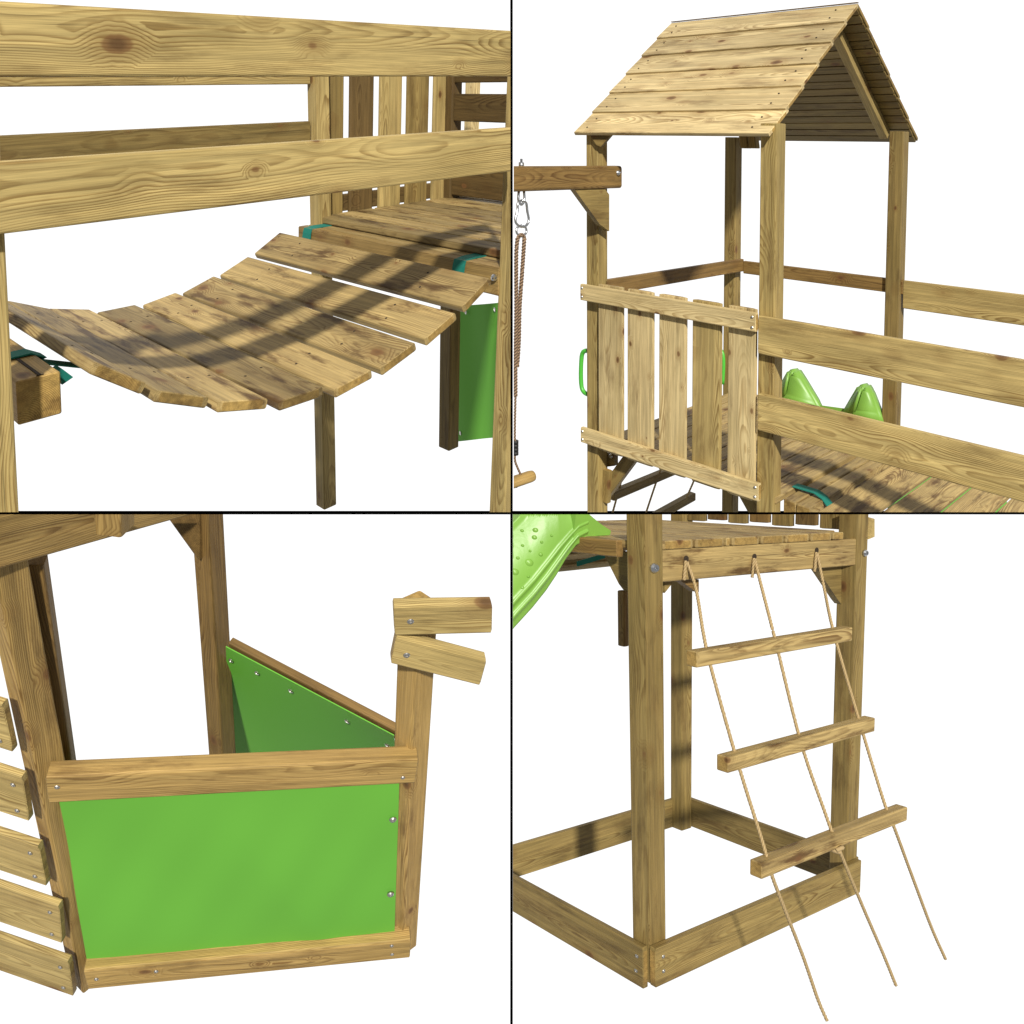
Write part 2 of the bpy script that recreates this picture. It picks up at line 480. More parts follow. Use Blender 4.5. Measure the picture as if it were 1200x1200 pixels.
# deck
xd = at(480, 273.5, z=DZ)[0]
zb = DZ - .03
xb = (at(342, 266, z=zb)[0] + at(585, 310, z=zb)[0]) / 2
yb0, yb1 = at(585, 312, x=xb)[1], at(342, 266, z=zb)[1]
def _deck(b):
    k = 0; x = xd
    while x < 1.2:
        b.box(x, x + .094, .06 if k else yb0 + .02, 1.345, DZ - .028, DZ, axis='y', tone=(.15, .6, .3, .5, .2)[k % 5]); x += .107; k += 1
part(f, "deck", W_BRIDGE, tl, _deck)
board(f, "deck_beam", W_HONEY, tl, xb, xb + .05, yb0, yb1, zb - .095, zb - .001, axis='y', tone=.3)
board(f, "deck_beam", W_BRIDGE, tl, xb + .053, xb + .12, yb0 + .01, yb1, zb - .095, zb - .001, axis='y', tone=.45)
xq = at(531, 130, y=YF)[0]
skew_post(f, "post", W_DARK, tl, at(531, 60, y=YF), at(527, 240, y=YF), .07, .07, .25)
def side_rail(py0, py1, tone):
    z1 = at(545, py0, x=xq)[2]; z0 = at(545, py1, x=xq)[2]
    board(f, "rail", W_DARK, tl, xq + .002, xq + .03, .1, YF - .002, z0, z1, axis='y', tone=tone)
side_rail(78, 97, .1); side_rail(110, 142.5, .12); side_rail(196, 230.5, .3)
pq = at(545, 100, x=xq + .25)
board(f, "post", W_PALE, tl, pq[0], pq[0] + .06, pq[1] - .06, pq[1], DZ, .5, axis='z', tone=.9)
# green canvas below
g0 = at(536, 359, y=pb[1] + .40); g1 = at(533, 517.5, y=pb[1] + .40)
g2 = at(592, 354, y=pb[1] - .12); g3 = at(587, 512, y=pb[1] - .12)
cp = part(f, "canvas_panel", GREEN, tl, lambda b: sheet(b, g1, g3, g2, g0, 16, 16, .003, lambda u, v: .006 * math.sin(7 * u + 3 * v)))
for px, py in ((548, 365.5), (582, 362.5), (541.5, 507)):
    c = f.at_plane(px, py, g0, np.cross(g2 - g0, g1 - g0)); n = -unit(np.cross(g2 - g0, g1 - g0))
    n = n if (f.M @ n)[2] < 0 else -n
    screw(f, cp, c + n * .012, n, .012)
# left tower's beam end
yl = .13
e = [at(*q, y=yl) for q in ((17, 446), (71, 437), (72.5, 485), (23, 498))]
cx = sum(q[0] for q in e) / 4; cz = sum(q[2] for q in e) / 4
hw = (e[1][0] + e[2][0] - e[0][0] - e[3][0]) / 4; hh = (e[0][2] + e[1][2] - e[2][2] - e[3][2]) / 4
part(f, "deck_beam", W_HONEY, tl, lambda b: b.beam((cx, yl, cz), (cx, 1.36, cz), (0, 0, hh), (hw, 0, 0), .004, .95))
part(f, "slot", HOLE, tl, lambda b: b.beam((cx + hw * .1, yl + .004, cz + hh + .0008), (cx + hw * .1, 1.3, cz + hh + .0008), (.0035, 0, 0), (0, 0, .0008), .0002))
LB = (cx, cz, hw, hh)
# the bridge
br = thing("plank_bridge", "sagging bridge of worn planks slung on teal straps, seen from beside its handrails", "bridge", f, (-.6, .7, -.55), "hanging plank bridges")
Y0, Y1 = .06, 1.26
near = [((574, 325), (541, 360)), ((534, 366), (497, 398)), ((487, 401), (445, 432)), ((436, 433), (391, 457)), ((380, 453), (325, 471)), ((316, 467), (254, 471)), ((247, 466), (181, 457)), ((174, 450), (109, 423))]
far = [((327, 271), (299, 298)), ((290, 300), (258, 323)), ((250, 324), (214, 343)), ((207, 342), (166, 358)), ((160, 357), (112, 366)), ((105, 363), (57, 361)), ((56, 361), (11, 353))]
tones = (.45, .66, .55, .85, .2, .88, .35, .62)
for i, (p, q) in enumerate(near):
    a0, b0 = at(*p, y=Y0), at(*q, y=Y0)
    if i < len(far):
        a1, b1 = at(*far[i][0], y=Y1), at(*far[i][1], y=Y1)
    else:
        a1, b1 = a0 + (0, Y1 - Y0, 0), b0 + (0, Y1 - Y0, 0)
    m0, m1 = (a0 + b0) / 2, (a1 + b1) / 2
    u = (a0 - b0) / 2 * (.95 if i > 3 else .978)
    n = unit(np.cross(u, m1 - m0)); n = n if n[2] > 0 else -n
    th = .013
    pl = part(f, "plank", W_BRIDGE, br, lambda b: b.beam(m0 - n * th, m1 - n * th, u, n * th, .006, tones[i]))
    for yy in (.20, .83):
        for s_ in (-.4, .4):
            c = lerp(m0, m1, yy + .02 * s_ + random.uniform(-.01, .01)) + u * s_ * 1.2
            screw(f, pl, c, n, .0042, h=.001, m=HOLE)
def ribbon(b, pts, y, w, t=.0035):
    """webbing strap through (x, z) points"""
    P = [np.array([p[0], y, p[1]]) for p in pts]
    V_, F = [], []
    for i, p in enumerate(P):
        d = unit(P[min(i + 1, len(P) - 1)] - P[max(i - 1, 0)]); n = np.array([-d[2], 0, d[0]])
        for sy, sn in ((-1, 0), (1, 0), (1, 1), (-1, 1)): V_.append(p + (0, sy * w / 2, 0) + n * (sn * t))
    for i in range(len(P) - 1):
        for k in range(4): F.append((i * 4 + k, i * 4 + (k + 1) % 4, i * 4 + 4 + (k + 1) % 4, i * 4 + 4 + k))
    F += [(3, 2, 1, 0), tuple(len(P) * 4 - 4 + k for k in range(4))]
    b.add(V_, F)
for px in ((379, 264.5), (562, 299)):
    c = at(*px, z=zb)
    a0 = at(574, 325, y=Y0)
    part(f, "strap", TEAL, br, lambda b: ribbon(b, [(xb + .115, zb + .002), (xb + .04, zb + .003), (xb - .002, zb - .002), (xb - .008, zb - .02), (xb - .014, zb - .06)], c[1], .06))
c = at(30, 418, z=LB[1] + LB[3])
last = at(109, 423, y=Y0)
part(f, "strap", TEAL, br, lambda b: ribbon(b, [(LB[0] - LB[2] * 1.5, LB[1] + LB[3] + .002), (LB[0] + LB[2] - .01, LB[1] + LB[3] + .003), (LB[0] + LB[2] + .02, LB[1] + LB[3] - .012), (last[0] - .05, last[2] - .045), (last[0] + .06, last[2] - .085)], c[1] + .02, .05))
part(f, "strap", TEAL, br, lambda b: b.prism([at(70, 437, y=.2), at(74, 433, y=.2), at(86, 442, y=.2), at(73, 451, y=.2)], (0, .05, 0)))
part(f, "bolt", ZINC, tl, lambda b: b.disc(at(578.5, 325, y=yb0 + .02), (-.2, -1, 0), .012, .012))

# ================================================================== top right: roofed tower
f = TR; at = f.at
tr = thing("play_tower", "pale timber play tower with a pitched plank roof, slatted railing and a swing arm", "play tower", f, (-.5, .7, -1.2))
w = .076; AX = -.953; DY = at(1055, 400, x=0)[1]
PB = -1.3
board(f, "post", W_POST, tr, -w, 0, 0, w, PB, at(921, 145, x=0)[2], axis='z', tone=.62)
board(f, "post", W_POST, tr, AX - w, AX, 0, w, PB, 1.44, axis='z', tone=.6)
skew_post(f, "post", W_STONE, tr, at(1042, 154, y=DY), at(1032, 520, y=DY), w, w, .45)
xB = at(861, 300, y=DY)[0]
board(f, "post", W_STONE, tr, xB - w, xB, DY, DY + w, PB, 1.44, axis='z', tone=.7)
# roof
XG = -.012
eL, rg, eR = at(902, 158.5, x=XG), at(1006, 4, x=XG), at(1076, 164, x=XG)
xl = (at(675, 159, y=eL[1])[0] + at(785, 26, y=rg[1])[0]) / 2
roof = None
def slope(e_, tones_):
    def fn(b):
        for i in range(6):
            t0, t1 = i / 6, (i + 1) / 6 + .02
            lo, hi = lerp(e_, rg, t0), lerp(e_, rg, min(1, t1))
            n = unit(np.cross((1, 0, 0), hi - lo)); n = n if n[2] > 0 else -n
            lo = lo + n * .011; u = (hi - lo) / 2
            nn = unit(np.cross((1, 0, 0), u)); nn = nn if nn[2] > 0 else -nn
            m = (lo + hi) / 2 - nn * .009
            b.beam((xl, m[1], m[2]), (XG, m[1], m[2]), u, nn * .009, .003, tones_[i])
    return fn
roof = part(f, "roof", W_ROOF, tr, slope(eL, (.95, .7, .85, .6, .5, .62)))
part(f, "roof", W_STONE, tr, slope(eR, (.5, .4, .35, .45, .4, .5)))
for i in range(6):
    for xx_ in (xl + .07, XG - .09):
        for k_ in (.25, .70):
            p_ = lerp(eL, rg, (i + k_) / 6); n_ = unit(np.cross((1, 0, 0), rg - eL)); n_ = n_ if n_[2] > 0 else -n_
            screw(f, roof, (xx_ + random.uniform(-.012, .012), p_[1], p_[2] + 0) + n_ * (.0105 - .009 * k_), n_, .0045, h=.0035, name="nail", m=HOLE)
part(f, "ridge_gap_shade", W_DARK, tr, lambda b: b.beam((xl, rg[1], rg[2] + .004), (XG, rg[1], rg[2] + .004), (0, .009, 0), (0, 0, .002), .001))  # dark strip added along the ridge to stand in for the gap's shade
def _lining(b):
    n = unit(np.cross((1, 0, 0), rg - eR)); n = n if n[2] > 0 else -n
    for i in range(18):
        lo, hi = lerp(eR, rg, (i + .06) / 18), lerp(eR, rg, (i + .94) / 18)
        m = (lo + hi) / 2 - n * .016
        b.beam((xl + .01, m[1], m[2]), (XG - .006, m[1], m[2]), (hi - lo) / 2, n * .004, .0015, .25 + .35 * ((i * 7) % 5) / 5)
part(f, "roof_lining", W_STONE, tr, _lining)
for x0 in (-.17, xl + .06):
    n = unit(np.cross((1, 0, 0), rg - eR)); n = n if n[2] > 0 else -n
    a = lerp(eR, rg, .10) - n * .050; c = lerp(eR, rg, .97) - n * .050
    part(f, "rafter", W_OLIVE, tr, lambda b: b.beam((x0 + .022, a[1], a[2]), (x0 + .022, c[1], c[2]), n * .028, (.022, 0, 0), .004, .45))
for px in (870, 880):
    c = at(px, 166, y=.25)
    part(f, "roof_block", W_STONE, tr, lambda b: b.beam(at(px, 140, y=.3), at(px + 4, 174, y=.3), (.02, 0, 0), (0, .02, 0), .006, .5))
c0 = at(703, 172, x=AX + .02)
part(f, "roof_block", W_STONE, tr, lambda b: b.prism([at(691, 158, y=-.02), at(716, 158, y=-.02), at(704, 172, y=-.02), at(699, 170, y=-.02)], (0, .018, 0), .6))
# front railing
for z0, z1, xr in ((.612, .692, -.062), (-.103, -.026, -.040)):
    rl = board(f, "rail", W_PALE, tr, -1.031, xr, -.047, -.0225, z0, z1, tone=.85)
    for x_ in (-1.018, xr - .016):
        for z_ in (z0 + .018, z1 - .018):
            screw(f, rl, (x_, -.0475, z_), (0, -1, 0), .0065)
for i, (a, c) in enumerate(((701, 729), (735, 764.5), (772, 803), (811, 844), (853, 885))):
    x0, x1 = at(a, 420, y=-.022)[0], at(c, 420, y=-.022)[0]
    board(f, "baluster", (W_PALE, W_PALE, W_PALE, W_OLIVE, W_PALE)[i], tr, x0, x1, -.022, -.001, -.12, .703, axis='z', tone=(.62, .68, .78, .62, .75)[i])
# bridge handrails
board(f, "handrail", W_OLIVE, tr, -.060, 1.6, -.031, -.001, .52, .680, tone=.85)
board(f, "handrail", W_OLIVE, tr, -.057, 1.6, -.031, -.001, .196, .352, tone=.9)
z = [at(1063, q, y=DY)[2] for q in (330, 363)]
board(f, "handrail", W_OLIVE, tr, .0, 1.9, DY + .02, DY + .05, z[1], z[0], tone=.6)
# back rails
za, zb_ = at(849, 307, x=AX)[2], at(849, 322, x=AX)[2]
board(f, "rail", W_BROWN, tr, AX - .03, AX, .06, DY + .03, zb_, za, axis='y', tone=.6)
za, zb_ = at(1037, 326, y=DY + .02)[2], at(1037, 342.5, y=DY + .02)[2]
board(f, "rail", W_BROWN, tr, AX, 0, DY + .02, DY + .05, zb_, za, tone=.6)
# deck
def _deck2(b):
    x = AX - .02
    for k in range(10):
        b.box(x, x + .094, .02, DY, -.118, -.09, axis='y', tone=(.75, .6, .8, .55, .7, .65, .5, .7, .45, .6)[k]); x += .0985
part(f, "deck", W_BRIDGE, tr, _deck2)
board(f, "deck_beam", W_BRIDGE, tr, .02, .075, .06, DY, -.21, -.10, axis='y', tone=.5)
board(f, "deck_beam", W_BRIDGE, tr, .078, .14, .06, DY, -.21, -.105, axis='y', tone=.6)
# swing arm
XS = AX + .062
z = [at(603, q, x=XS)[2] for q in (195, 225)]
y1 = at(729, 205, x=XS)[1]
sw = board(f, "swing_arm", W_BROWN, tr, XS - .06, XS, -1.2, y1, z[1], z[0], axis='y', tone=.55, r=.018)
screw(f, sw, at(724, 202.5, x=XS), (1, 0, 0), .014, "bolt", ZINC, .01)
part(f, "brace", W_STONE, tr, lambda b: b.prism([at(*p, x=XS - .012) for p in ((673, 221.5), (709, 221.5), (714, 228), (714, 271), (703, 263))], (-.03, 0, 0), .6))
# blocks and knee brace under the deck at the left post
q = lambda px, py: at(px, py, y=.08)
part(f, "deck_joist", W_STONE, tr, lambda b: b.prism([q(701, 531), q(720, 531), q(720, 546), q(703, 548)], (0, .03, 0), .4))
part(f, "knee_brace", W_STONE, tr, lambda b: b.beam(q(748, 525), q(706, 582), (unit(q(748, 525) - q(706, 582))[2] * -.032, 0, unit(q(748, 525) - q(706, 582))[0] * .032), (0, .02, 0), .005, .5))
part(f, "deck_hanger", W_STONE, tr, lambda b: b.beam(at(711, 550, y=.05), at(709, 588, y=.05), (.028, 0, 0), (0, .014, 0), .004, .7))
screw(f, tr, at(716, 534.5, y=.075), (0, -1, 0), .012, "bolt", ZINC, .01)
c = at(868, 612, y=DY - .02)
part(f, "knee_brace", W_STONE, tr, lambda b: b.beam(at(869, 570, y=DY - .02), at(888, 604, y=DY - .02), (.035, 0, .02), (0, .02, 0), .004, .6))
# grab handles
part(f, "grab_handle", HANDLE_G, tr, lambda b: b.tube(path([at(693, 411, y=.03), at(684, 412, y=.03), at(681.3, 422, y=.03), at(681, 448, y=.03), at(684, 459, y=.03), at(693, 464, y=.03)], 5), .0115, 10))
part(f, "grab_handle", HANDLE_G, tr, lambda b: b.tube(path([at(840, 410, y=DY), at(846, 412, y=DY), at(848, 424, y=DY), at(847, 450, y=DY)], 5), .012, 10))
# slide behind the tower
sl = thing("slide", "bright green plastic slide with two raised side wings behind the roofed tower's rails", "slide", f, (-.3, DY + .3, -.1), "green slides")
def wing(b, quad, rid, yy, d):
    """moulded wing: outline with a ridge standing forward of it"""
    P = [at(*p, y=yy) for p in quad]; k = [at(*p, y=yy - .05) for p in rid]; n = len(P)
    Q = [p + np.array((0, d, 0)) for p in P]
    V_ = P + k + Q
    F = [(0, 1, 2, 3, n, n + 1), (3, 4, n), (n, 4, 5, n + 1), (n + 1, 5, 6, 0)] + [(i, (i + 1) % n, n + 2 + (i + 1) % n, n + 2 + i) for i in range(n)] + [tuple(n + 2 + i for i in range(n - 1, -1, -1))]
    b.add(V_, F); b.bev = .013
for quad, rid in ((((895, 480), (912, 452), (922, 434), (933, 432.5), (940, 443), (958, 473), (962, 486)), ((924, 437), (919, 462))),
                  (((982, 490), (991, 474), (1004, 452), (1015, 450), (1021, 459), (1031, 485), (1036, 502)), ((1009, 455), (1000, 482)))):
    part(f, "side_wing", SLIDE_G, sl, lambda b: wing(b, quad, rid, DY - .02, .06))
    part(f, "wing_rib", SLIDE_G, sl, lambda b: b.tube([at(*rid[0], y=DY - .06), at(*rid[1], y=DY - .075)], [.006, .011], 8))
part(f, "slide_bed", SLIDE_G, sl, lambda b: b.prism([at(940, 472, y=DY), at(1000, 480, y=DY), at(1010, 500, y=DY), at(930, 490, y=DY)], (0, .5, -.25)))
# bridge planks at the lower right
pb_ = thing("plank_bridge", "start of a plank bridge with a teal strap beside the roofed tower's handrails", "bridge", f, (.6, .7, -.3), "hanging plank bridges")
edges = [(.165, -.125), (.305, -.165), (.445, -.215), (.585, -.26), (.725, -.30)]
xx = .16; zz = -.12
for k in range(7):
    x2 = xx + .135; z2 = zz - (.042 - .005 * k)
    u = np.array([x2 - xx, 0, z2 - zz]) / 2
    n = np.array([-u[2], 0, u[0]]); n = unit(n)
    m = np.array([(xx + x2) / 2, 0, (zz + z2) / 2]) - n * .012
    part(f, "plank", W_BRIDGE, pb_, lambda b: b.beam(m + (0, .09, 0), m + (0, DY - .06, 0), u, n * .012, .005, (.7, .6, .78, .66, .7, .6, .7)[k]))
    xx = x2 + .010; zz = z2 - .003
part(f, "strap", TEAL, pb_, lambda b: ribbon(b, [(.0, -.087), (.10, -.086), (.135, -.10), (.165, -.13), (.24, -.17)], .2, .05))
part(f, "canvas_panel", GREEN, tr, lambda b: sheet(b, at(1040, 640, z=-.62), at(1180, 640, z=-.62), at(1180, 556, z=-.62), at(1040, 556, z=-.62), 8, 4, .004))
# trapeze swing
tz = thing("trapeze_swing", "trapeze swing hanging by a carabiner from the swing arm on brown twisted rope", "swing", f, at(611, 400, x=XS - .03))
T = lambda px, py: at(px, py, x=XS - .03)
part(f, "eye_bolt", ZINC, tz, lambda b: b.tube([T(611, 186), T(611, 190), T(611, 190.2), T(611, 197)], [.006, .006, .013, .013], 8))
part(f, "eye", ZINC, tz, lambda b: b.tube(path([T(608, 224), T(607.5, 234), T(611, 240), T(614.5, 234), T(614, 224)], 4), .006, 8))
car = [(611, 235), (616.5, 238), (618, 248), (619.6, 258), (617, 264), (611.5, 266), (606, 263), (604, 258), (606.5, 246), (607, 238), (611, 235)]
part(f, "carabiner", ZINC, tz, lambda b: b.tube(path([T(*p) for p in car], 4), .006, 8))
part(f, "ring", ZINC, tz, lambda b: b.tube(path([T(*p) for p in ((611, 264), (616, 267), (616.5, 273), (611, 277), (605.5, 273), (606, 267), (611, 264))], 4), .0055, 8))
rp = lambda P: [q for q in path([T(*p) for p in P], 60)]
for P in (((606.5, 279), (605, 300), (605, 360), (604.5, 400), (604, 432)), ((614.5, 279), (612.5, 310), (609, 360), (608, 400), (606, 430))):
    part(f, "rope", ROPE_B, tz, lambda b: b.tube(rp(P), .0105, 10, 150, None, 3, .3))
part(f, "rope", ROPE_B, tz, lambda b: b.tube(rp(((611, 275), (608, 277), (606.5, 281))), .010, 10, 150, None, 3, .3))
part(f, "rope", ROPE_B, tz, lambda b: b.tube(rp(((611, 275), (613.5, 277), (614.8, 281))), .010, 10, 150, None, 3, .3))
part(f, "rope", ROPE_B, tz, lambda b: b.tube(rp(((604, 432), (604, 444), (604, 465), (603.4, 495), (603.2, 518))), [.0105] * 120 + [.006] * 121, 10, 150, None, 3, .3))
part(f, "rope", ROPE_B, tz, lambda b: b.tube(rp(((603.2, 530), (603.6, 540), (606, 547), (610, 556))), .006, 8, 150, None, 3, .3))
part(f, "grip", RUBBER, tz, lambda b: [b.tube([T(604.3, 516 + k * 4.4), T(604.3, 519.8 + k * 4.4)], .013, 10) for k in range(4)])
part(f, "bar", W_HONEY, tz, lambda b: b.tube([T(596, 567), T(621, 558.5), T(624, 557.6), T(625, 557.3)], [.026, .026, .024, .014], 14, tone=.8))
part(f, "rope_knot", ROPE_B, tz, lambda b: b.tube(path([T(603, 570), T(605, 570), T(608, 567)], 4), .007, 8))
# rope ladder under the deck at lower left
rl_ = thing("rope_ladder", "rope ladder half hidden under the roofed tower behind its lower railing", "rope ladder", f, (AX - .25, .7, -1.2), "rope ladders")
for (p, q, x_) in (((716, 581), (800, 546), AX - .22), ((758, 611), (812, 581), AX - .30)):
    P, Q = at(*p, x=x_), at(*q, x=x_)
    part(f, "rung", W_STONE, rl_, lambda b: b.beam(P, Q, (0, 0, .024), (.022, 0, 0), .004, .45))
for P in (((733, 540), (729, 560), (717, 604)), ((778, 540), (769, 565), (756, 604)), ((820, 545), (812, 566), (804, 584))):
    part(f, "rope", ROPE, rl_, lambda b: b.tube(path([at(*p, x=AX - .19 - .03 * i) for i, p in enumerate(P)], 30), .0065, 8, 150, None, 3, .25))

# ================================================================== bottom left: ship's bow
f = BL; at = f.at
bl = thing("ship_bow", "honey timber ship's bow play panel with bright green canvas and slatted hull side", "play panel", f, (.45, .2, -.05))
zr = at(50, 910, y=-.03)[2]
def rot_post(name, m, c_top, c_bot, e1, e2, tone, parent=bl, r=.005):
    T, B, e1, e2 = (np.asarray(q, float) for q in (c_top, c_bot, e1, e2)); o = (e1 + e2) / 2
    return part(f, name, m, parent, lambda b: b.beam(T + o, B + o, e1 / 2, e2 / 2, r, tone))
rot_post("post", W_HONEY, at(-12, 640, y=0), at(98, 1165, y=0), (.052, .046, 0), (-.048, .046, 0), .72)
# board behind the left post
a, c = at(48, 655, y=.10), at(98, 1000, y=.10)
part(f, "inner_post", W_BROWN, bl, lambda b: b.beam(a - (.035, 0, 0), c - (.035, 0, 0), (.045, 0, 0), (0, .02, 0), .005, .6))
part(f, "bracket", W_BROWN, bl, lambda b: b.prism([at(4, 657, y=.06), at(27, 652, y=.06), at(16, 680, y=.06), at(9, 680, y=.06)], (0, .03, 0), .7))
D = at(254, 757, y=.394)
Dt = at(243.5, 606, y=.394); Db = at(262.5, 900, y=.394)
Dt2 = lerp(D, Dt, 1.5)
rot_post("post", W_BROWN, Dt2, lerp(D, Db, 1.9), (.038, .045, 0), (-.050, .036, 0), .55)
P0, P1 = at(490, 717, y=0), at(470, 1122, y=0)
PP = at(480, 800, y=0); pr = at(507, 800, y=0)[0] - PP[0]; pl_ = PP[0] - at(462, 800, y=0)[0]
pw = rot_post("prow_post", W_HONEY, P0, P1, (pr * .92, .03, 0), (-pl_ * 1.1, .045, 0), .82)
# head boards
for (l0, l1, r0, r1), yy in ((((462, 711), (461.5, 745), (576, 708), (577.5, 743)), -.006), (((464, 747), (458, 777), (571, 773), (562, 805)), -.0065)):
    A0, A1, B0, B1 = (at(*q, y=yy - .03) for q in (l0, l1, r0, r1))
    hb = part(f, "head_board", W_OLIVE, bl, lambda b: b.beam((A0 + A1) / 2 + (0, .015, 0), (B0 + B1) / 2 + (0, .015, 0), ((A0 - A1) + (B0 - B1)) / 4, (0, .015, 0), .006, .8))
    for px, py in (((481, 728),) if yy == -.006 else ((476.5, 767.5),)):
        screw(f, hb, at(px, py, y=yy - .03), (0, -1, 0), .009)
# near rail and bottom rail
def strip(name, lt, lb, rt, rb, yf, dep, tone, m=W_HONEY):
    A0, A1, B0, B1 = (at(*q, y=yf) for q in (lt, lb, rt, rb))
    return part(f, name, m, bl, lambda b: b.beam((A0 + A1) / 2 + (0, dep / 2, 0), (B0 + B1) / 2 + (0, dep / 2, 0), ((A0 - A1) + (B0 - B1)) / 4, (0, dep / 2, 0), .006, tone))
r1 = strip("rail", (52, 910), (58, 943), (491, 892), (486, 917), -.031, .048, .72)
r2 = strip("rail", (98, 1137), (103, 1161), (481, 1103), (481, 1122), -.031, .052, .78)
for px, py, pa in ((67, 922, r1), (472, 911, r1), (113, 1147, r2), (459, 1108, r2), (459.5, 1118, r2), (183, 1138, r2)):
    screw(f, pa, at(px, py, y=-.0312), (0, -1, 0), .0065)
ca = [at(*q, y=.004) for q in ((104, 1135), (462, 1100), (468, 905), (68, 930))]
def wv(u, v): return 4 * v * (1 - v) * (.004 * math.sin(9 * u + 5 * v) + .008 * math.sin(3.2 * u - 1.5 * v) + .0015 * math.sin(31 * u - 11 * v)) + .35 * .010 * math.exp(-((u - .66 + .35 * (v - .3)) / .06) ** 2) * (1 - v)
cn = part(f, "canvas_panel", GREEN, bl, lambda b: sheet(b, *ca, 60, 30, .003, wv))
for px, py in ((460.3, 960), (457.5, 1047.5)):
    screw(f, cn, at(px, py, y=-.012), (0, -1, 0), .011, h=.006)
# far canvas
zq = at(265, 757, y=.394)[2]
F0, F1 = at(265, 757, z=zq), at(462, 861, z=zq)
dv = unit(F1 - F0); nv = np.array([dv[1], -dv[0], 0]); nv = nv if (f.M @ nv)[2] < 0 else -nv
G0_, G1_ = at(273, 960, y=F0[1] + .55), at(470, 960, y=F1[1] + .55)  # foot pushed back so the lean turns this face from the sun and dims it
nl_ = unit(np.cross(F1 - F0, G0_ - F0)); nl_ = nl_ if (f.M @ nl_)[2] < 0 else -nl_
dl_ = unit(np.cross(nl_, F1 - F0)); dl_ = dl_ if dl_[2] < 0 else -dl_
fc = part(f, "canvas_panel", GREEN, bl, lambda b: sheet(b, G0_, G1_, F1, F0, 30, 16, .003, lambda u, v: 4 * v * (1 - v) * (.003 + .003 * math.sin(8 * u + 4 * v) + .0015 * math.sin(17 * u - 3 * v))), "green canvas on the far side of the bow, leaned back to dim it")
part(f, "rail", W_BROWN, bl, lambda b: b.beam(F0 - nl_ * .020 + dl_ * .022, F1 - nl_ * .020 + dl_ * .022, dl_ * .027, nl_ * .012, .004, .5))
for px, py in ((272.5, 771.5), (303, 786), (342.5, 807), (408.5, 842.5), (455.5, 870.5)):
    screw(f, fc, f.at_plane(px, py, F0, nl_) + nl_ * .007, nl_, .008, h=.004)
# top beam, hanging block, brace
b0, b1 = at(5, 657, y=.02), at(234, 594, y=.40)
b0 = b0 - unit(b1 - b0) * .25
part(f, "cross_beam", W_HONEY, bl, lambda b: b.beam(b0 + (0, 0, .07), b1 + (0, 0, .07), (0, 0, .07), unit(np.cross(b1 - b0, (0, 0, 1))) * .025, .006, .6))
mid = lerp(at(5, 657, y=.02), b1, .57)
k0, k1 = at(142, 631, y=mid[1] - .13), at(141, 560, y=mid[1] - .13)
rot_post("beam_block", W_HONEY, k1, k0, (.022, .05, 0), (-.058, .012, 0), .55)
part(f, "brace", W_BROWN, bl, lambda b: b.prism([at(192, 600, y=.37), at(234, 596, y=.40), at(234, 656, y=.40), at(228, 650, y=.40)], (.02, .03, 0), .4))
# hull slats
ph = math.radians(23); wdir = np.array([-math.cos(ph), math.sin(ph), 0]); tdir = np.array([math.sin(ph), math.cos(ph), 0])
for (tp, bt, tn) in (((3, 826), (15, 882), .8), ((26, 911), (34, 963), .82), ((45, 992), (54.5, 1039), .78), ((69, 1062), (72.5, 1106), .72), ((80, 1127), (86, 1168), .62)):
    A0, A1 = at(*tp, y=-.035), at(*bt, y=-.035)
    m = (A0 + A1) / 2 + tdir * .010
    st = part(f, "slat", W_OLIVE, bl, lambda b: b.beam(m, m + wdir * .5, (A0 - A1) / 2, tdir * .010, .005, tn))
    for q in (.22, .80):
        screw(f, st, lerp(A0, A1, q) + wdir * .028 - tdir * .001, -tdir, .0065)

# ================================================================== bottom right: tower base with rope ladder
f = BR; at = f.at
bt = thing("sandpit_tower", "drab brown timber tower base framing a sandpit, with deck boards on top", "play tower", f, (.6, .45, -.05))
ZG = -.047; w = .08
board(f, "post", W_STONE, bt, 0, w, 0, w, ZG, 2.2, axis='z', tone=.62)
RX = at(1006, 700, y=0)[0]
skew_post(f, "post", W_STONE, bt, at(1006.5, 560, y=0), at(991, 1045, y=0), .078, w, .6)
pbk = at(799, 974, z=ZG)
skew_post(f, "post", W_STONE, bt, at(800, 560, y=pbk[1]), pbk, .072, .072, .7)
BY = pbk[1]
LY = BY + .06
r1 = board(f, "base_board", W_STONE, bt, -.004, 1.232, -.028, -.001, ZG, .114, tone=.75, r=.003)
r2 = board(f, "base_board", W_STONE, bt, -.030, -.006, .004, LY, ZG - .012, .112, axis='y', tone=.62, r=.003)
z1 = at(670, 968, y=LY)[2]; z0 = at(670, 1005, y=LY)[2]
board(f, "base_board", W_STONE, bt, -.4, RX + .0, LY, LY + .025, ZG, .112, tone=.7, r=.003)
xr_ = at(813, 936, y=LY)[0]
board(f, "base_board", W_STONE, bt, RX + .05, RX + .075, .0, LY, ZG, .112, axis='y', tone=.5, r=.003)
for px, py in ((777, 1121), (777.5, 1138)):
    screw(f, r1, at(px, py, y=-.0282), (0, -1, 0), .0075)
for px, py in ((746.5, 1120.5), (745.5, 1137.5)):
    screw(f, r2, at(px, py, x=-.0302), (-1, 0, 0), .0075)
screw(f, bt, at(765.5, 665.5, y=-.001), (0, -1, 0), .017, "bolt", ZINC, .014)
screw(f, bt, at(1013, 648, y=-.003), (0, -1, 0), .014, "bolt", ZINC, .012)
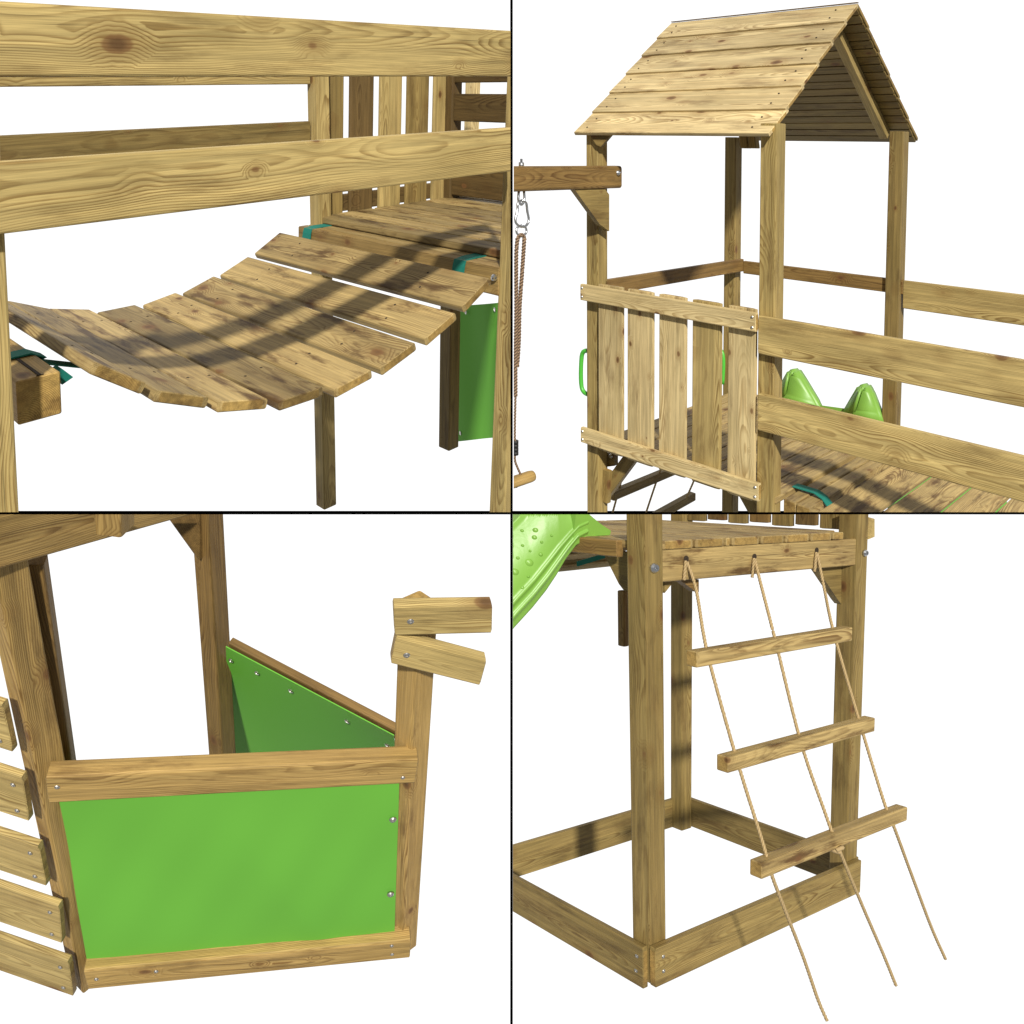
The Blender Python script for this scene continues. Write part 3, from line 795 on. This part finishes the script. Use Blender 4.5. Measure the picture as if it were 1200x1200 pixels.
# deck
TZ = 1.616
def _deck3(b):
    x = .012
    for k, wd_ in enumerate((.066, .155, .155, .03, .155, .14, .15, .14, .08, .075)):
        y0 = .001 if .07 < x < 1.08 else .085; xm = x + (wd_ - .011) / 2
        b.beam((xm, y0, TZ - .015), (xm, 1.05, TZ - .015), ((wd_ - .011) / 2, 0, 0), (0, 0, .015), .006, (.75, .8, .6, .85, .7, .55, .8)[k % 7]); x += wd_
part(f, "deck", W_BRIDGE, bt, _deck3)
db = board(f, "deck_beam", W_BRIDGE, bt, w, RX, .004, .04, 1.472, 1.585, tone=.72)
for px, py in ((804, 655), (884, 652.5), (957, 645)):
    c = at(px, py, y=.0038)
    part(f, "rope_hole", HOLE, db, lambda b: b.disc(c, (0, -1, 0), .012, .002))
board(f, "deck_beam", W_BROWN, bt, -.012, .018, w + .03, .34, 1.555, TZ - .002, axis='y', tone=.7)
for i in range(7):
    y0 = .085 + i * .112
    board(f, "baluster", (W_STONE, W_DARK, W_STONE, W_BROWN)[i % 4], bt, RX + .006, RX + .026, y0, y0 + .098, TZ + .002 + .01 * (i % 2), 2.3, axis='z', tone=.55)
q = lambda px, py: at(px, py, y=.056)
def pr_(name, pts, off, tone, m=W_STONE, yy=None):
    part(f, name, m, bt, lambda b: b.prism(pts, off, tone))
pr_("knee_brace", [q(779, 679), q(790, 681), q(779, 695)], (0, .03, 0), .6)
pr_("knee_brace", [q(797, 680), q(812, 679), q(819, 679), q(819, 694), q(815, 693)], (0, .03, 0), .5, W_BROWN)
pr_("knee_brace", [q(956, 664), q(986, 662), q(986, 708), q(982, 703)], (0, .03, 0), .5)
pr_("knee_brace", [at(704, 642, x=.06), at(735, 648, x=.06), at(735, 693, x=.06), at(731, 692, x=.06), at(725, 684, x=.06)], (.03, 0, 0), .55)
part(f, "deck_hanger", W_BROWN, bt, lambda b: b.beam(at(730, 692, x=.1), at(730.5, 757, x=.1), (0, .016, 0), (.012, 0, 0), .006, .9))
part(f, "rail_end", W_OLIVE, bt, lambda b: b.prism([at(1018, 606, y=.03), at(1025, 608, y=.03), at(1025, 629, y=.03), at(1018, 632, y=.03)], (-.02, .03, 0), .8))
# rope ladder
rd = thing("rope_ladder", "three-rung rope ladder with trailing rope ends leaning out from the deck beam", "rope ladder", f, (.7, -.4, -.05), "rope ladders")
yz = lambda z_: -.08 - .40 * (1.5 - z_)
def lad(px, py):
    """point of the ladder's sloping plane"""
    return f.at_plane(px, py, (0, -.08, 1.5), (0, 1, -.40))
rungs = (((811, 774), (992, 740.5)), ((846, 894), (1019, 848.5)), ((886, 1020), (1056, 950.5)))
for p, q_ in rungs:
    A, B = lad(*p), lad(*q_)
    B = np.array([B[0], A[1] * .5 + B[1] * .5, A[2] * .5 + B[2] * .5]); A = np.array([A[0], B[1], B[2]])
    part(f, "rung", W_BRIDGE, rd, lambda b: b.beam(A, B, (0, 0, .027), (0, .021, 0), .004, .85))
ropes = (((804, 656), (816, 692), (829, 765), (862, 885), (893, 985), (906, 1030), (940, 1118), (958, 1170), (969, 1196)),
         ((884, 653), (890, 678), (909, 752), (938, 868), (966, 950), (981, 990), (1010, 1060), (1035, 1118), (1050, 1155)),
         ((957, 646), (966, 690), (978, 745), (1010, 855), (1036, 940), (1048, 970), (1072, 1035), (1092, 1088), (1108, 1124)))
for R in ropes:
    pts = []
    for i, p in enumerate(R):
        if i == 0: pts.append(at(*p, y=.012))
        elif i == 1: pts.append(at(*p, y=-.045))
        elif i < 6: pts.append(lad(*p))
        else: pts.append(at(*p, y=pts[5][1] - .02 * (i - 5)))
    part(f, "rope", ROPE, rd, lambda b: b.tube(path(pts, 45), .0060, 9, 150, None, 3, .25))
    s0 = at(R[0][0] - .5, R[0][1] + 1, y=-.003); s1 = at(R[0][0] - 2.5, R[0][1] + 24, y=-.005)
    part(f, "rope_tail", ROPE, rd, lambda b: b.tube(path([s0, lerp(s0, s1, .5), s1], 12), .0058, 9, 150, None, 3, .25))
kn = lad(980, 994)
part(f, "rope_knot", ROPE, rd, lambda b: (b.tube(path([kn + np.array(v) for v in ((-.016, -.01, 0), (0, -.018, .008), (.016, -.006, .0), (.004, .012, -.01), (-.014, .0, -.004), (0, -.016, -.01))], 6), .008, 8)))
# slide
sg = thing("slide", "glossy lime green slide chute with moulded bubbles curling off the deck edge", "slide", f, (-.3, .5, .9), "green slides")
YN = .28
low = [(688, 632), (675, 639), (663, 655), (652, 674), (640, 692), (624, 712), (603, 735), (584, 758)]
top = [(678, 560), (672, 560), (664, 560), (650, 560), (634, 574), (614, 599), (596, 617), (576, 640)]
def wall_pt(u, v, out=0.0):
    """side wall of the chute: u along it (0 at the deck), v from its foot (0) to its rim (1)"""
    k = u * (len(low) - 1); i = min(int(k), len(low) - 2); t = k - i
    a = lerp(at(*low[i], y=YN), at(*low[i + 1], y=YN), t); c = lerp(at(*top[i], y=YN + .10), at(*top[i + 1], y=YN + .10), t)
    return lerp(a, c, v) + np.array([-.35, -1, .1]) * (.028 * math.sin(math.pi * min(1, v * 1.1)) + out)
def chute(b):
    nu, nv = 90, 44; V_, F = [], []
    for side in (0, 1):
        for i in range(nu + 1):
            for j in range(nv + 1):
                v = j / nv
                g_ = .012 * math.exp(-((v - .13) / .03) ** 2) + .010 * math.exp(-((v - .27) / .03) ** 2)
                V_.append(wall_pt(i / nu, v, g_ - .008 * side))
    S = (nu + 1) * (nv + 1); I = lambda i, j: i * (nv + 1) + j
    for i in range(nu):
        for j in range(nv):
            q = (I(i, j), I(i + 1, j), I(i + 1, j + 1), I(i, j + 1)); F += [q, tuple(S + z_ for z_ in reversed(q))]
    rim = [I(i, 0) for i in range(nu + 1)] + [I(nu, j) for j in range(1, nv + 1)] + [I(i, nv) for i in range(nu - 1, -1, -1)] + [I(0, j) for j in range(nv - 1, 0, -1)]
    for k in range(len(rim)):
        a, c = rim[k], rim[(k + 1) % len(rim)]; F.append((a, c, c + S, a + S))
    b.add(V_, F, None, .5, True)
part(f, "side_wall", SLIDE_G, sg, chute)
part(f, "chute_bed", SLIDE_G, sg, lambda b: [b.prism([wall_pt(u, .3) + (0, .02, 0), wall_pt(u + .1, .3) + (0, .02, 0), wall_pt(u + .1, .33) + (0, .02, 0), wall_pt(u, .33) + (0, .02, 0)], (0, .5, 0)) for u in (.0, .1, .2, .3, .4, .5, .6, .7, .8, .9)])
part(f, "side_wing", SLIDE_G, sg, lambda b: b.prism([at(676, 590, y=YN), at(684, 596, y=YN), at(692, 604, y=YN), at(704, 614, y=YN), at(716, 622, y=YN), at(715, 627, y=YN), at(690, 628.5, y=YN), at(680, 632, y=YN), at(672, 630, y=YN)], (0, .07, 0)))
def dome(b, c, n, r_, h):
    n = unit(n); a = unit(np.cross(n, (0, 0, 1))); q_ = np.cross(n, a); V_, F = [], []
    for i in range(5):
        t = i / 4 * math.pi / 2
        for k in range(14):
            ph_ = 2 * math.pi * k / 14
            V_.append(c + (a * math.cos(ph_) + q_ * math.sin(ph_)) * r_ * math.cos(t) + n * (h * math.sin(t) - .004))
    for i in range(4):
        for k in range(14): F.append((i * 14 + k, i * 14 + (k + 1) % 14, i * 14 + 14 + (k + 1) % 14, i * 14 + 14 + k))
    F += [tuple(range(13, -1, -1)), tuple(56 + k for k in range(14))]
    b.add(V_, F, None, .5, True)
for px, py, r_ in ((613, 640, .009), (622, 645, .008), (640, 660, .009), (607, 655, .010), (620, 676, .009), (636, 636, .009), (646, 628, .008), (612, 622, .010), (619.5, 660, .022), (628, 622, .015), (627, 631, .014), (604, 671, .020), (611, 689, .012), (633, 650, .012), (605, 702, .012)):
    best = min(((u / 60, v / 60) for u in range(60) for v in range(10, 60)), key=lambda q_: np.linalg.norm(PX(f, wall_pt(*q_)) - (px, py)))
    part(f, "bubble", SLIDE_G, sg, lambda b: dome(b, wall_pt(*best), (-.35, -1, .25), r_ * .72, .009))
# far end of a plank bridge under the deck
pbk2 = thing("plank_bridge", "few bridge planks with a teal strap seen under the deck beside the slide", "bridge", f, at(680, 650, y=1.2), "hanging plank bridges")
A = [at(*p, y=1.15) for p in ((640, 640), (735, 632), (716, 656), (650, 664))]
part(f, "plank", W_BROWN, pbk2, lambda b: b.beam(at(640, 641, y=1.2), at(730, 634, y=1.2), (0, .06, .035), (0, -.006, .012), .004, .6))
part(f, "plank", W_PALE, pbk2, lambda b: b.beam(at(640, 654, y=1.14), at(716, 648, y=1.14), (0, .05, .022), (0, -.006, .012), .004, .5))
part(f, "plank", W_PALE, pbk2, lambda b: b.beam(at(640, 663, y=1.12), at(712, 656, y=1.12), (0, .05, .018), (0, -.006, .012), .004, .5))
part(f, "strap", TEAL, pbk2, lambda b: b.beam(at(676, 661, y=1.0), at(709, 651, y=1.0), (0, .0, .012), (0, .004, 0), .001))

# ================================================================== black border lines between the four views, added as a cross behind them
class World:
    clips = []
    def w(s, p): return Vector(p)
wf = World()
DV = 9.0
dv_ = thing("border_cross", "thin black border lines between the four views, added as a cross behind the wooden displays", "divider", wf, (0, DV, EYE - 8))
xv, zv, th = -.6 / FX * DV, EYE - (601.4 - CY) / FX * DV, 3.0 / FX * DV / 2
ORG[dv_.name] = (0, DV, EYE - 8)
part(wf, "upright_bar", BLACK, dv_, lambda b: b.box(xv - th, xv + th, DV, DV + .05, EYE - 8.4, EYE + 4.4, axis='z', r=.001))
part(wf, "cross_bar", BLACK, dv_, lambda b: (b.box(-6.5, xv - th, DV, DV + .05, zv - th, zv + th, r=.001), b.box(xv + th, 6.5, DV, DV + .05, zv - th, zv + th, r=.001)))
